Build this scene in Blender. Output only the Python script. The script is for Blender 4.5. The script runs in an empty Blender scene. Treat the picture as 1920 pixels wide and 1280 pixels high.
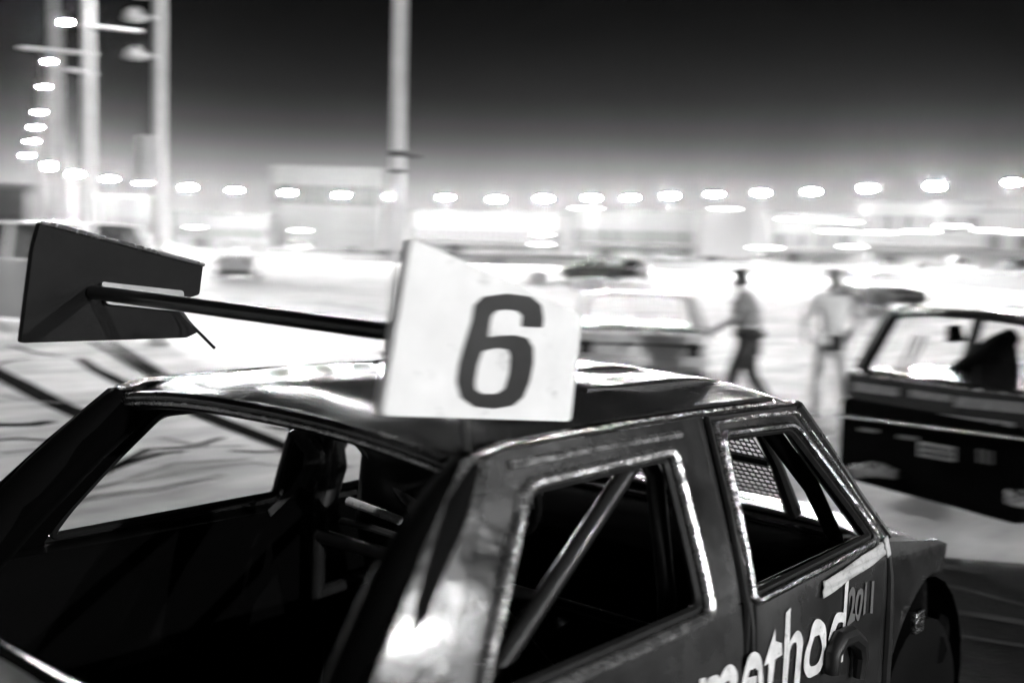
import bpy, bmesh, math, random
import numpy as np
from mathutils import Vector, Matrix
from mathutils.geometry import delaunay_2d_cdt
random.seed(6); rng = np.random.default_rng(6)
sc = bpy.context.scene
COL = sc.collection

# ------------------------------------------------------------------ camera
CAM = np.array([-1.277, -2.010, 1.681]); YAW, PITCH, ROLL, F = 41.288, 4.643, -1.530, 2089.7
_a, _p, _r = np.radians([YAW, PITCH, ROLL])
FW = np.array([math.cos(_a)*math.cos(_p), math.sin(_a)*math.cos(_p), -math.sin(_p)])
RT = np.array([math.sin(_a), -math.cos(_a), 0.0]); UP = np.cross(RT, FW)
R2 = RT*math.cos(_r) - UP*math.sin(_r); U2 = UP*math.cos(_r) + RT*math.sin(_r)
FH = np.array([math.cos(_a), math.sin(_a), 0.0])
cd = bpy.data.cameras.new('camera'); cam = bpy.data.objects.new('camera', cd); COL.objects.link(cam)
cam.matrix_world = Matrix(((R2[0], U2[0], -FW[0], CAM[0]), (R2[1], U2[1], -FW[1], CAM[1]),
                           (R2[2], U2[2], -FW[2], CAM[2]), (0, 0, 0, 1)))
cd.sensor_width = 36; cd.sensor_fit = 'HORIZONTAL'; cd.lens = F*36/1920
cd.clip_start = 0.05; cd.clip_end = 3000
cd.dof.use_dof = True; cd.dof.focus_distance = 2.95; cd.dof.aperture_fstop = 2.4; cd.dof.aperture_ratio = 0.30
sc.camera = cam

# ------------------------------------------------------------------ night sky with the glow of the stadium over the horizon
w = bpy.data.worlds.new('World'); sc.world = w; w.use_nodes = True
nt = w.node_tree; nt.nodes.clear()
tc = nt.nodes.new('ShaderNodeTexCoord'); sx = nt.nodes.new('ShaderNodeSeparateXYZ')
rp = nt.nodes.new('ShaderNodeValToRGB'); bg = nt.nodes.new('ShaderNodeBackground'); wo = nt.nodes.new('ShaderNodeOutputWorld')
mp = nt.nodes.new('ShaderNodeMapRange'); mp.inputs['From Min'].default_value = 0; mp.inputs['From Max'].default_value = 0.30
nt.links.new(tc.outputs['Generated'], sx.inputs[0]); nt.links.new(sx.outputs['Z'], mp.inputs['Value'])
nt.links.new(mp.outputs[0], rp.inputs['Fac']); nt.links.new(rp.outputs[0], bg.inputs[0]); nt.links.new(bg.outputs[0], wo.inputs[0])
cr = rp.color_ramp; cr.interpolation = 'B_SPLINE'
for i, (z, v) in enumerate([(0.0, .75), (.05, .40), (.08, .12), (.105, .04), (.135, .010), (.19, .002), (.27, .0004)]):
    e = cr.elements[i] if i < 2 else cr.elements.new(z/.30)
    e.position = z/.30; e.color = (v, v, v, 1)
bg.inputs['Strength'].default_value = 1.0
LAMP = 24000.0          # radiance of a lit floodlight bowl
sc.view_settings.view_transform = 'Standard'; sc.view_settings.look = 'None'
sc.view_settings.exposure = 0.0; sc.view_settings.gamma = 1.0; sc.view_settings.use_curve_mapping = False
sc.cycles.use_denoising = True; sc.cycles.max_bounces = 6; sc.cycles.diffuse_bounces = 2; sc.cycles.glossy_bounces = 4
sc.cycles.sample_clamp_indirect = 4.0; sc.cycles.caustics_reflective = False; sc.cycles.caustics_refractive = False

# ------------------------------------------------------------------ helpers
def ray(px, py): return FW + R2*(px-960)/F - U2*(py-640)/F
def hit(px, py, n, d):
    v = ray(px, py); n = np.array(n, float); t = (d - n@CAM)/(n@v); return CAM + t*v
def ground(px, py): return hit(px, py, (0, 0, 1), 0)
def hor(px): return 470 + .0267*(px-960)
def posd(px, depth, z=0):                       # ground point on the ray's bearing at a depth
    p = CAM + FH*depth + RT*((px-960)/F*depth); return Vector((p[0], p[1], z))
def zat(px, py, depth): return 1.681 + (hor(px)-py)/F*depth
def bear(px): return math.radians(YAW) - math.atan((px-960)/F)

MATS = {}
def mat(name, base, rough=.5, metal=0., coat=0., var=0., vscale=6., bump=0., bscale=30., emit=0., rvar=0., stretch=None):
    if name in MATS: return MATS[name]
    m = bpy.data.materials.new(name); m.use_nodes = True; n = m.node_tree.nodes; L = m.node_tree.links
    b = n['Principled BSDF']
    b.inputs['Base Color'].default_value = (base, base, base, 1); b.inputs['Roughness'].default_value = rough
    b.inputs['Metallic'].default_value = metal; b.inputs['Coat Weight'].default_value = coat
    b.inputs['Coat Roughness'].default_value = .08
    if emit:
        b.inputs['Emission Color'].default_value = (1, 1, 1, 1); b.inputs['Emission Strength'].default_value = emit
    if var or bump or rvar:
        t = n.new('ShaderNodeTexCoord'); vec = t.outputs['Object']
        if stretch:
            mpn = n.new('ShaderNodeMapping'); mpn.inputs['Scale'].default_value = stretch
            L.new(vec, mpn.inputs[0]); vec = mpn.outputs[0]
        ns = n.new('ShaderNodeTexNoise'); ns.inputs['Scale'].default_value = vscale; ns.inputs['Detail'].default_value = 7
        ns.inputs['Roughness'].default_value = .62
        L.new(vec, ns.inputs['Vector'])
        if var:
            r = n.new('ShaderNodeMapRange'); r.inputs['From Min'].default_value = .3; r.inputs['From Max'].default_value = .7
            r.inputs['To Min'].default_value = base*(1-var); r.inputs['To Max'].default_value = base*(1+var)
            L.new(ns.outputs['Fac'], r.inputs['Value'])
            cb = n.new('ShaderNodeCombineColor')
            for k in range(3): L.new(r.outputs[0], cb.inputs[k])
            L.new(cb.outputs[0], b.inputs['Base Color'])
        if rvar:
            r2 = n.new('ShaderNodeMapRange'); r2.inputs['From Min'].default_value = .3; r2.inputs['From Max'].default_value = .7
            r2.inputs['To Min'].default_value = max(.03, rough-rvar); r2.inputs['To Max'].default_value = min(1, rough+rvar)
            L.new(ns.outputs['Fac'], r2.inputs['Value']); L.new(r2.outputs[0], b.inputs['Roughness'])
        if bump:
            n2 = n.new('ShaderNodeTexNoise'); n2.inputs['Scale'].default_value = bscale; n2.inputs['Detail'].default_value = 5
            L.new(vec, n2.inputs['Vector'])
            bp = n.new('ShaderNodeBump'); bp.inputs['Strength'].default_value = bump; bp.inputs['Distance'].default_value = .02
            L.new(n2.outputs['Fac'], bp.inputs['Height']); L.new(bp.outputs[0], b.inputs['Normal'])
    MATS[name] = m; return m

class MB:
    """collects shapes; build() links them as ONE mesh object"""
    def __init__(s): s.v = []; s.f = []
    def add(s, vs, fs):
        k = len(s.v); s.v += [tuple(map(float, v)) for v in vs]; s.f += [tuple(i+k for i in f) for f in fs]; return s
    def box(s, c, d, M=None):
        vs = [Vector((c[0]+d[0]*.5*i, c[1]+d[1]*.5*j, c[2]+d[2]*.5*k)) for i in (-1, 1) for j in (-1, 1) for k in (-1, 1)]
        if M is not None: vs = [M @ v for v in vs]
        return s.add(vs, [(0, 1, 3, 2), (4, 6, 7, 5), (0, 4, 5, 1), (2, 3, 7, 6), (0, 2, 6, 4), (1, 5, 7, 3)])
    def tube(s, pts, r, n=8, closed=False, flat=1.0):
        P = [Vector(p) for p in pts]; m = len(P); rr = r if isinstance(r, (list, tuple)) else [r]*m
        rings = []; ref = None
        for i in range(m):
            if closed: t = (P[(i+1) % m]-P[i-1])
            else: t = (P[min(i+1, m-1)]-P[max(i-1, 0)])
            t.normalize()
            if ref is None:
                ref = Vector((0, 0, 1)) if abs(t.z) < .9 else Vector((1, 0, 0))
            a = (ref - t*ref.dot(t)); a.normalize(); b = t.cross(a); ref = a
            rings.append([P[i] + (a*math.cos(2*math.pi*k/n) + b*math.sin(2*math.pi*k/n)*flat)*rr[i] for k in range(n)])
        vs = [v for q in rings for v in q]; fs = []
        for i in range(m if closed else m-1):
            j = (i+1) % m
            fs += [(i*n+k, i*n+(k+1) % n, j*n+(k+1) % n, j*n+k) for k in range(n)]
        if not closed: fs += [tuple(range(n-1, -1, -1)), tuple((m-1)*n+k for k in range(n))]
        return s.add(vs, fs)
    def lathe(s, prof, axis='z', c=(0, 0, 0), n=20, cap=True):
        vs = []; fs = []
        for (r, h) in prof:
            for k in range(n):
                q = 2*math.pi*k/n; x, y = r*math.cos(q), r*math.sin(q)
                v = (x, y, h) if axis == 'z' else ((x, h, y) if axis == 'y' else (h, x, y))
                vs.append((v[0]+c[0], v[1]+c[1], v[2]+c[2]))
        for i in range(len(prof)-1):
            fs += [(i*n+k, i*n+(k+1) % n, (i+1)*n+(k+1) % n, (i+1)*n+k) for k in range(n)]
        if cap: fs += [tuple(range(n)), tuple((len(prof)-1)*n+k for k in range(n))]
        return s.add(vs, fs)
    def grid(s, fn, nu, nv):
        vs = [fn(i/nu, j/nv) for i in range(nu+1) for j in range(nv+1)]
        return s.add(vs, [(i*(nv+1)+j, (i+1)*(nv+1)+j, (i+1)*(nv+1)+j+1, i*(nv+1)+j+1) for i in range(nu) for j in range(nv)])
    def build(s, name, m, parent=None, out=None, smooth=True, solid=0., bevel=0., loc=None, rz=0., sharp=35, segs=2):
        me = bpy.data.meshes.new(name); me.from_pydata(s.v, [], s.f); me.update()
        bm = bmesh.new(); bm.from_mesh(me); bmesh.ops.recalc_face_normals(bm, faces=bm.faces)
        if out is not None:
            if sum((f.normal.dot(Vector(out))*f.calc_area() for f in bm.faces), 0.) < 0: bmesh.ops.reverse_faces(bm, faces=bm.faces)
        bm.to_mesh(me); bm.free()
        o = bpy.data.objects.new(name, me); COL.objects.link(o); me.materials.append(MATS[m] if isinstance(m, str) else m)
        if parent is not None: o.parent = parent
        if loc is not None: o.location = loc
        o.rotation_euler.z = rz
        if smooth:
            for p in me.polygons: p.use_smooth = True
            try: me.set_sharp_from_angle(angle=math.radians(sharp))
            except Exception: pass
        if solid:
            md = o.modifiers.new('thickness', 'SOLIDIFY'); md.thickness = abs(solid); md.offset = -1 if solid > 0 else 1; md.use_even_offset = False
            if out is not None: me.materials.append(MATS['black_inside']); md.material_offset = 1; md.material_offset_rim = 0
        if bevel:
            md = o.modifiers.new('edge', 'BEVEL'); md.width = bevel; md.segments = segs; md.limit_method = 'ANGLE'; md.angle_limit = math.radians(35)
        return o

def inside(p, poly):
    x, y = p; c = False; n = len(poly)
    for i in range(n):
        x1, y1 = poly[i]; x2, y2 = poly[i-1]
        if (y1 > y) != (y2 > y) and x < (x2-x1)*(y-y1)/(y2-y1)+x1: c = not c
    return c
def sub(poly, st):                                # subdivide a closed outline
    out = []
    for i in range(len(poly)):
        a, b = poly[i], poly[(i+1) % len(poly)]; d = math.hypot(b[0]-a[0], b[1]-a[1]); k = max(1, int(math.ceil(d/st)))
        out += [(a[0]+(b[0]-a[0])*t/k, a[1]+(b[1]-a[1])*t/k) for t in range(k)]
    return out
def rnd(poly, r, seg=4):                          # round the corners of an outline
    out = []; n = len(poly)
    for i in range(n):
        p = Vector(poly[i]); a = Vector(poly[i-1])-p; b = Vector(poly[(i+1) % n])-p
        q = min(r, a.length*.45, b.length*.45); a.normalize(); b.normalize()
        s, e = p+a*q, p+b*q
        for k in range(seg+1):
            t = k/seg; v = s*(1-t)**2 + p*2*t*(1-t) + e*t*t; out.append((v.x, v.y))
    return out
def panel(outer, holes, fn, step=.05):
    """fill an outline with holes and map it to space with fn(u, v)"""
    outer = sub(outer, step); holes = [sub(h, step) for h in holes]
    pts = []; edges = []
    for lp in [outer]+holes:
        k = len(pts); pts += lp; edges += [(k+i, k+(i+1) % len(lp)) for i in range(len(lp))]
    xs = [p[0] for p in outer]; ys = [p[1] for p in outer]
    def far(q): return all((q[0]-p[0])**2+(q[1]-p[1])**2 > (.45*step)**2 for p in pts0)
    pts0 = list(pts); x = min(xs)+step/2
    while x < max(xs):
        y = min(ys)+step/2
        while y < max(ys):
            if inside((x, y), outer) and not any(inside((x, y), h) for h in holes) and far((x, y)): pts.append((x, y))
            y += step
        x += step
    r = delaunay_2d_cdt([Vector(p) for p in pts], edges, [], 0, 1e-6)
    V, Fc = r[0], r[2]; fs = []
    for f in Fc:
        c = (sum(V[i].x for i in f)/len(f), sum(V[i].y for i in f)/len(f))
        if inside(c, outer) and not any(inside(c, h) for h in holes): fs.append(tuple(f))
    mb = MB(); mb.add([fn(v.x, v.y) for v in V], fs); mb.uv = [(v.x, v.y) for v in V]; mb.fn = fn; return mb
def skin_panel(mb, name, m, parent, out, thick):
    """sheet-metal panel: outer face with exact normals, dark inner face, folded rim"""
    o3 = Vector(out); n = len(mb.v); N = []; e = 1e-3
    for (u, v) in mb.uv:
        a = Vector(mb.fn(u+e, v))-Vector(mb.fn(u-e, v)); b = Vector(mb.fn(u, v+e))-Vector(mb.fn(u, v-e)); q = a.cross(b).normalized()
        N.append(q if q.dot(o3) > 0 else -q)
    fs = []; cnt = {}
    for f in mb.f:
        p = [Vector(mb.v[i]) for i in f[:3]]
        if (p[1]-p[0]).cross(p[2]-p[0]).dot(o3) < 0: f = tuple(reversed(f))
        fs.append(f)
        for i in range(len(f)): cnt[(f[i], f[(i+1) % len(f)])] = 1
    vs = [Vector(v) for v in mb.v] + [Vector(v)-q*thick for v, q in zip(mb.v, N)]
    nf = len(fs); al = list(fs) + [tuple(i+n for i in reversed(f)) for f in fs]
    al += [(b, a, a+n, b+n) for (a, b) in cnt if (b, a) not in cnt]
    me = bpy.data.meshes.new(name); me.from_pydata([tuple(v) for v in vs], [], al); me.update()
    me.materials.append(MATS[m]); me.materials.append(MATS['black_inside'])
    ln = []
    for k, p in enumerate(me.polygons):
        p.use_smooth = True
        if nf <= k < 2*nf: p.material_index = 1
        for i in p.vertices: ln.append(tuple(N[i]) if k < nf else tuple(p.normal))
    me.normals_split_custom_set(ln)
    ob = bpy.data.objects.new(name, me); COL.objects.link(ob); ob.parent = parent
    return ob
def slab(outer, holes, fn, thick, step=.2):
    """closed slab: two faces and the rims; fn(u, v, h) maps to space"""
    outer = sub(outer, step); holes = [sub(h, step) for h in holes]
    pts = []; edges = []; loops = []
    for lp in [outer]+holes:
        k = len(pts); pts += lp; loops.append([k+i for i in range(len(lp))]); edges += [(k+i, k+(i+1) % len(lp)) for i in range(len(lp))]
    r = delaunay_2d_cdt([Vector(p) for p in pts], edges, [], 0, 1e-7); V, Fc = r[0], r[2]
    tri = []
    for f in Fc:
        c = (sum(V[i].x for i in f)/len(f), sum(V[i].y for i in f)/len(f))
        if inside(c, outer) and not any(inside(c, h) for h in holes): tri.append(tuple(f))
    n = len(V); mb = MB()
    vs = [fn(v.x, v.y, 0) for v in V] + [fn(v.x, v.y, thick) for v in V]
    fs = [t for t in tri] + [tuple(i+n for i in reversed(t)) for t in tri]
    key = {(round(V[i].x, 6), round(V[i].y, 6)): i for i in range(n)}
    for lp in [outer]+holes:
        ids = [key.get((round(p[0], 6), round(p[1], 6))) for p in lp]
        for i in range(len(ids)):
            a, b = ids[i], ids[(i+1) % len(ids)]
            if a is not None and b is not None and a != b: fs.append((a, b, b+n, a+n))
    mb.add(vs, fs); return mb

def tag(o, label, cat, group=None):
    o['label'] = label; o['category'] = cat
    if group: o['group'] = group
    return o
def thing(name, label, cat, loc=(0, 0, 0), rz=0., group=None):
    o = bpy.data.objects.new(name, None); COL.objects.link(o); o.location = loc; o.rotation_euler.z = rz; o.empty_display_size = .2
    return tag(o, label, cat, group)
def struct(o): o['kind'] = 'structure'; return o
def copy_tree(o, parent=None):
    c = o.copy(); COL.objects.link(c)
    if parent is not None: c.parent = parent
    for ch in list(o.children): copy_tree(ch, c)
    return c

# ------------------------------------------------------------------ materials
mat('concrete', .40, .75, var=.45, vscale=.9, bump=.25, bscale=9, stretch=(.55, 1.6, 1))
mat('shadow_asphalt', .003, .7, var=.5, vscale=1.3, bump=.5, bscale=60, rvar=.2)
mat('shadow_mark', .012, .95, var=.5, vscale=3, bump=.3)
mat('paint', .055, .24, metal=.45, coat=.7, var=.6, vscale=3.2, bump=.30, bscale=6, rvar=.14)
mat('paint_roof', .07, .20, metal=.45, coat=.8, var=.35, vscale=2.6, bump=.10, bscale=4, rvar=.1)
mat('chrome', .62, .16, metal=1., bump=.5, bscale=55, rvar=.1)
mat('bare_metal', .5, .26, metal=.9, var=.3, vscale=20, bump=.3, bscale=30, rvar=.12)
mat('rubber', .012, .45, var=.3, vscale=20)
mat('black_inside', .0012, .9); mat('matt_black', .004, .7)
mat('dark_pole', .09, .6, var=.2, vscale=4); mat('paint_light', .40, .24, metal=.2, coat=.8, var=.3, vscale=3, bump=.05, bscale=4, rvar=.1)
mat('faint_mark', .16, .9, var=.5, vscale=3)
mat('dust', .035, .8, var=.5, vscale=3)
mat('black_paint', .012, .25, coat=.6, var=.4, vscale=5, bump=.05)
mat('cage', .03, .28, metal=.3, coat=.3, var=.3, vscale=14)
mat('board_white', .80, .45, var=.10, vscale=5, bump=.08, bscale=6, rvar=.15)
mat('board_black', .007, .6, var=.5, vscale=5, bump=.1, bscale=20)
mat('digit', .03, .3, var=.5, vscale=6)
mat('white_plate', .55, .35, coat=.4, var=.15, vscale=10)
mat('lettering', .72, .4, var=.3, vscale=14)
mat('white_pole', .78, .45, var=.10, vscale=4)
mat('grey_pole', .38, .5, var=.2, vscale=4)
mat('steel', .3, .4, metal=.7, var=.25, vscale=6)
mat('lamp_glow', .8, .5, emit=LAMP)
mat('tube_glow', .8, .5, emit=14)
mat('wall_white', .42, .7, var=.12, vscale=2, bump=.2)
mat('wall_pale', .26, .75, var=.14, vscale=1.2, bump=.2)
mat('wall_grey', .12, .75, var=.2, vscale=1.2, bump=.2)
mat('roofing', .25, .6, var=.2, vscale=2)
mat('dark_void', .02, .5, var=.3, vscale=2)
mat('glass', .02, .06, coat=.5)
mat('car_white', .72, .25, coat=.7, var=.06, vscale=2)
mat('car_grey', .22, .25, metal=.3, coat=.7, var=.12, vscale=2)
mat('car_dark', .02, .22, coat=.8, var=.3, vscale=3)
mat('skin', .38, .55, var=.1, vscale=14)
mat('hair', .012, .5, var=.4, vscale=40)
mat('shirt_white', .8, .85, var=.06, vscale=14, bump=.4, bscale=16)
mat('shirt_pale', .24, .85, var=.18, vscale=10, bump=.4, bscale=16)
mat('trousers', .05, .85, var=.2, vscale=12, bump=.4, bscale=16)
mat('trousers_pale', .7, .85, var=.15, vscale=12, bump=.4, bscale=16)
mat('cloth_dark', .02, .8, var=.3, vscale=14)
for k_, v_ in (('black_inside', .05), ('matt_black', .04), ('board_black', .12), ('shadow_asphalt', .12), ('shadow_mark', .0), ('concrete', .15), ('dust', .1), ('rubber', .3), ('black_paint', .4)):
    MATS[k_].node_tree.nodes['Principled BSDF'].inputs['Specular IOR Level'].default_value = v_

# ------------------------------------------------------------------ ground
mb = MB(); S = 700
mb.grid(lambda u, v: (-S+2*S*u, -S+2*S*v, 0), 8, 8); struct(mb.build('ground', 'concrete', smooth=False))
# asphalt lane the race car is parked on, shadow painted into its black
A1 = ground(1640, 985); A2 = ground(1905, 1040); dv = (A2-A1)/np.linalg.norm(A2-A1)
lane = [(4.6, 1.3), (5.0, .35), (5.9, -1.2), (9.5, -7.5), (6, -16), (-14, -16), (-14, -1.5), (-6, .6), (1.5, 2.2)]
mb = panel(rnd(lane, .8, 5), [], lambda x, y: (x, y, .004), 1.2); struct(mb.build('shadow_asphalt_lane', 'shadow_asphalt', smooth=False))
def mark(pxs, wid, name='shadow_tyre_mark'):  # dark ground strips: pole and cable shadows painted on, plus tyre streaks
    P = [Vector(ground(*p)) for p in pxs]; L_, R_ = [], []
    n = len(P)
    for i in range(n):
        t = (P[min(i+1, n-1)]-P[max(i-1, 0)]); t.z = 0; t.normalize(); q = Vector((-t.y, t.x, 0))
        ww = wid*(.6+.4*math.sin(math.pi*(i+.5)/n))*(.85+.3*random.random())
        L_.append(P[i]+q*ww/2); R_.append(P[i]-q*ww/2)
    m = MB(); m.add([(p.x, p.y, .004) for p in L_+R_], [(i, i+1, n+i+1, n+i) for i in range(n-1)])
    return struct(m.build(name, 'shadow_mark', smooth=False))
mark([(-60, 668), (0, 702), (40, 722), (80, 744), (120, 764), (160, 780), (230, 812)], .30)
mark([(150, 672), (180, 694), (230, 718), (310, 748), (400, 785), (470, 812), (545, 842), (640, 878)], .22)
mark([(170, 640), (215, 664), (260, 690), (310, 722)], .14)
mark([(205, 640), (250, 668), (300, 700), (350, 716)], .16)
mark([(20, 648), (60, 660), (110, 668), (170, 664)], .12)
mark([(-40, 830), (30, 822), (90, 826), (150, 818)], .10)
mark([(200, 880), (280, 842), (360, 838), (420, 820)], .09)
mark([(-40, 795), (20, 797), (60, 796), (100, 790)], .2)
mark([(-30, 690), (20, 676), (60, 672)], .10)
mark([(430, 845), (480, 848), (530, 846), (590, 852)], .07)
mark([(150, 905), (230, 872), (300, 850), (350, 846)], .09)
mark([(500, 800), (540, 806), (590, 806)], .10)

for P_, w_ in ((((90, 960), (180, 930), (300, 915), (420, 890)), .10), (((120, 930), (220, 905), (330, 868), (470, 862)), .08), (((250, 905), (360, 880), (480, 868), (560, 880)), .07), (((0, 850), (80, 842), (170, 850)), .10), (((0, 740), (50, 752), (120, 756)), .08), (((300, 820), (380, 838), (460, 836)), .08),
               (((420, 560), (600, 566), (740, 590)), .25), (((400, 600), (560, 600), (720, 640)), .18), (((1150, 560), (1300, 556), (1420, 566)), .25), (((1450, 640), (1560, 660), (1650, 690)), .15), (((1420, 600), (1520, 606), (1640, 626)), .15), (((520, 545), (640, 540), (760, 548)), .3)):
    o = mark(P_, w_, 'shadow_tyre_mark'); o.data.materials.clear(); o.data.materials.append(MATS['faint_mark']); o.location.z = .001
for P_, w_ in ((((1770, 1098), (1840, 1116), (1930, 1140)), .05), (((1790, 1150), (1850, 1158), (1930, 1172)), .10), (((1760, 1185), (1830, 1200), (1930, 1215)), .06), (((1700, 1060), (1790, 1066), (1840, 1078)), .12)):
    o = mark(P_, w_, 'dust_streak'); o.data.materials.clear(); o.data.materials.append(MATS['dust']); o.location.z = .005
# ------------------------------------------------------------------ stadium wall around the track
wall_px = [(-700, 19), (-400, 24), (-150, 30), (40, 42), (150, 60), (300, 82), (480, 105), (700, 122), (1000, 128), (1250, 118), (1440, 104), (1650, 88), (1920, 70), (2250, 55), (2700, 44)]
def spline(P, k):
    out = []
    for i in range(len(P)-1):
        p0, p1, p2, p3 = P[max(i-1, 0)], P[i], P[i+1], P[min(i+2, len(P)-1)]
        for s in range(k):
            t = s/k; out.append(.5*((2*p1)+(-p0+p2)*t+(2*p0-5*p1+4*p2-p3)*t*t+(-p0+3*p1-3*p2+p3)*t**3))
    return out+[P[-1]]
wp = spline([posd(px, d) for px, d in wall_px], 5)
wt = thing('stadium_wall', 'long low white concrete wall curving round the far side of the track', 'wall', wp[0])
for i in range(len(wp)-1):
    a, b = wp[i]-wp[0], wp[i+1]-wp[0]; d = b-a; L_ = d.length; ang = math.atan2(d.y, d.x)
    M = Matrix.Translation((a+b)/2) @ Matrix.Rotation(ang, 4, 'Z')
    mb = MB(); mb.box((0, 0, .45), (L_-.06, .25, .9), M); mb.build('wall_panel', 'wall_white', wt, smooth=False, bevel=.02)
    mb = MB(); mb.box((0, 0, 1.10), (L_-.02, .16, .36), M); mb.build('rail', 'dark_void', wt, smooth=False)

# ------------------------------------------------------------------ floodlight posts
def lamp_head(parent, c, aim, r=.26, down=.45, lit=True):
    """floodlight drum: housing behind, glass disc in front, tilted down towards the track"""
    n = Vector((aim[0], aim[1], 0)).normalized(); n = Vector((n.x, n.y, -down)).normalized()
    Q = n.to_track_quat('Z', 'Y').to_matrix().to_4x4(); M = Matrix.Translation(Vector(c)) @ Q
    def lathe_at(prof, k):
        m = MB(); m.lathe(prof, n=k); m.v = [tuple(M @ Vector(v)) for v in m.v]; return m
    o = lathe_at([(r*.35, -.34), (r*.8, -.26), (r*1.1, -.06), (r*1.14, .03), (r*1.05, .03)], 16).build('lamp_housing', 'dark_pole', parent)
    lathe_at([(r*1.0, .0), (r*.95, .012), (r*.5, .03), (.01, .036)], 16).build('lamp_glass', 'lamp_glow' if lit else 'glass', o)
def post(px, py, H, label, group, depth=None, r0=.09, arm=.7, mt='white_pole', bowl=.26, aim=(14, 12), added_back=0., lit=True, down=.45):
    if depth is None: p = hit(px, py, (0, 0, 1), H)
    else: p = posd(px, depth)
    t = thing('floodlight_post', label, 'floodlight', (p[0], p[1], 0), group=group)
    side = math.atan2(aim[1]-p[1], aim[0]-p[0])             # arm reaches over the track
    m = MB(); m.tube([(0, 0, 0), (0, 0, H*.5), (0, 0, H+.35)], [r0, r0*.85, r0*.65], 10); m.build('pole', mt, t)
    m = MB(); m.lathe([(r0*2.2, .0), (r0*2.2, .05), (r0*1.3, .09), (r0*1.1, .25)], n=12); m.build('foot', 'steel', t)
    ax, ay = math.cos(side)*arm, math.sin(side)*arm
    m = MB(); m.tube([(0, 0, H+.20), (ax*.4, ay*.4, H+.34), (ax*.75, ay*.75, H+.2)], .035, 8); m.build('arm', 'dark_pole', t)
    lamp_head(t, (ax, ay, H), (ax, ay), bowl, down, lit=lit)
    if added_back: lamp_head(t, (-ax*.6, -ay*.6, H+.1), (-ax, -ay), added_back, .35)     # smaller head added out of sight to brighten the stands behind
    return t
ring = [(110, 45), (86, 118), (80, 165), (70, 212), (64, 240), (58, 266), (50, 292)]
for i, (px, py) in enumerate(ring):
    post(px, py, 8., ['nearest', 'second', 'third', 'fourth', 'fifth', 'sixth', 'seventh'][i]+' lit floodlight post in the receding row at far left', 'floodlights in the row at left', bowl=.12, mt='grey_pole', r0=.07, arm=.45)
ring2 = [(92, 312), (140, 327), (205, 336), (268, 342), (352, 352), (440, 357), (540, 362), (640, 366), (738, 369), (835, 371), (930, 374), (1020, 373), (1110, 372), (1182, 371), (1257, 368), (1340, 365), (1428, 362), (1522, 360), (1628, 354), (1755, 350), (1900, 343)]
ORD = ['first', 'second', 'third', 'fourth', 'fifth', 'sixth', 'seventh', 'eighth', 'ninth', 'tenth', 'eleventh', 'twelfth', 'thirteenth', 'fourteenth', 'fifteenth', 'sixteenth', 'seventeenth', 'eighteenth', 'nineteenth', 'twentieth', 'last']
for i, (px, py) in enumerate(ring2):
    post(px, py, 8., ORD[i]+' from left of the lit floodlights ringing the far side of the track', 'floodlights along the horizon', bowl=.33+.22*random.random(), mt='grey_pole', r0=.06, arm=.6, added_back=.20)
# tall posts close to the car: their lamps, unseen above the frame, are lit to whiten the posts
def near_post(px, depth, label, H=9.4, mt='white_pole', r0=.085, bowl=.11, lit=True):
    t = post(px, 0, H, label, 'tall posts near the car', depth=depth, r0=r0, arm=.9, mt=mt, bowl=bowl, lit=lit, down=2.6); return t
t = near_post(296, 18.0, 'tall white post with two unlit side lamps rising behind the black number board')
ang = math.radians(YAW)+math.pi/2
for zz, ln in ((zat(250, 42, 18), .52), (zat(252, 112, 18), .50), (zat(252, 0, 18), .4)):
    m = MB(); ax, ay = math.cos(ang), math.sin(ang)
    m.tube([(0, 0, zz-.05), (ax*.12, ay*.12, zz), (ax*ln*.7, ay*ln*.7, zz+.03)], .03, 8); o = m.build('side_arm', 'white_pole', t)
    m = MB(); m.lathe([(.03, .16), (.11, .10), (.16, -.02), (.15, -.05), (.02, -.06)], c=(ax*ln*.75, ay*ln*.75, zz), n=14); m.build('side_lamp', 'white_pole', o)
m = MB(); m.box((math.cos(ang)*.21, math.sin(ang)*.21, zat(265, 300, 18)), (.16, .16, .75)); m.build('switch_box', 'white_pole', t, bevel=.02)
t = near_post(165, 20.0, 'tall white post between the side-lamp post and the floodlight row', r0=.09)
for py, x0, x1 in ((105, -1.2, .1), (142, -.35, .1), (62, -.1, .9)):
    zz = zat(165, py, 20); m = MB(); m.tube([(math.cos(ang)*-x0, math.sin(ang)*-x0, zz+.05), (math.cos(ang)*-x1, math.sin(ang)*-x1, zz-.03)], .035, 8); m.build('cross_arm', 'white_pole', t)
t = near_post(739, 17.6, 'tall white post with a dark collar standing beside the number 6 board', r0=.085)
m = MB(); m.lathe([(.10, 0), (.115, .03), (.115, .06), (.10, .09)], c=(0, 0, zat(739, 296, 17.6)), n=14); m.build('collar', 'dark_void', t)
m = MB(); m.lathe([(.10, 0), (.11, .02), (.10, .05)], c=(0, 0, zat(739, 326, 17.6)), n=14); m.build('collar', 'dark_void', t)
m = MB(); m.tube([(0, 0, zat(739, 292, 17.6)), (math.cos(ang)*-.33, math.sin(ang)*-.33, zat(739, 295, 17.6))], .025, 6); m.build('bracket', 'dark_void', t)
t = near_post(101, 26, 'grey post carrying cross arms below the nearest row floodlight', H=7.6, mt='grey_pole', r0=.10, lit=False)
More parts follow.
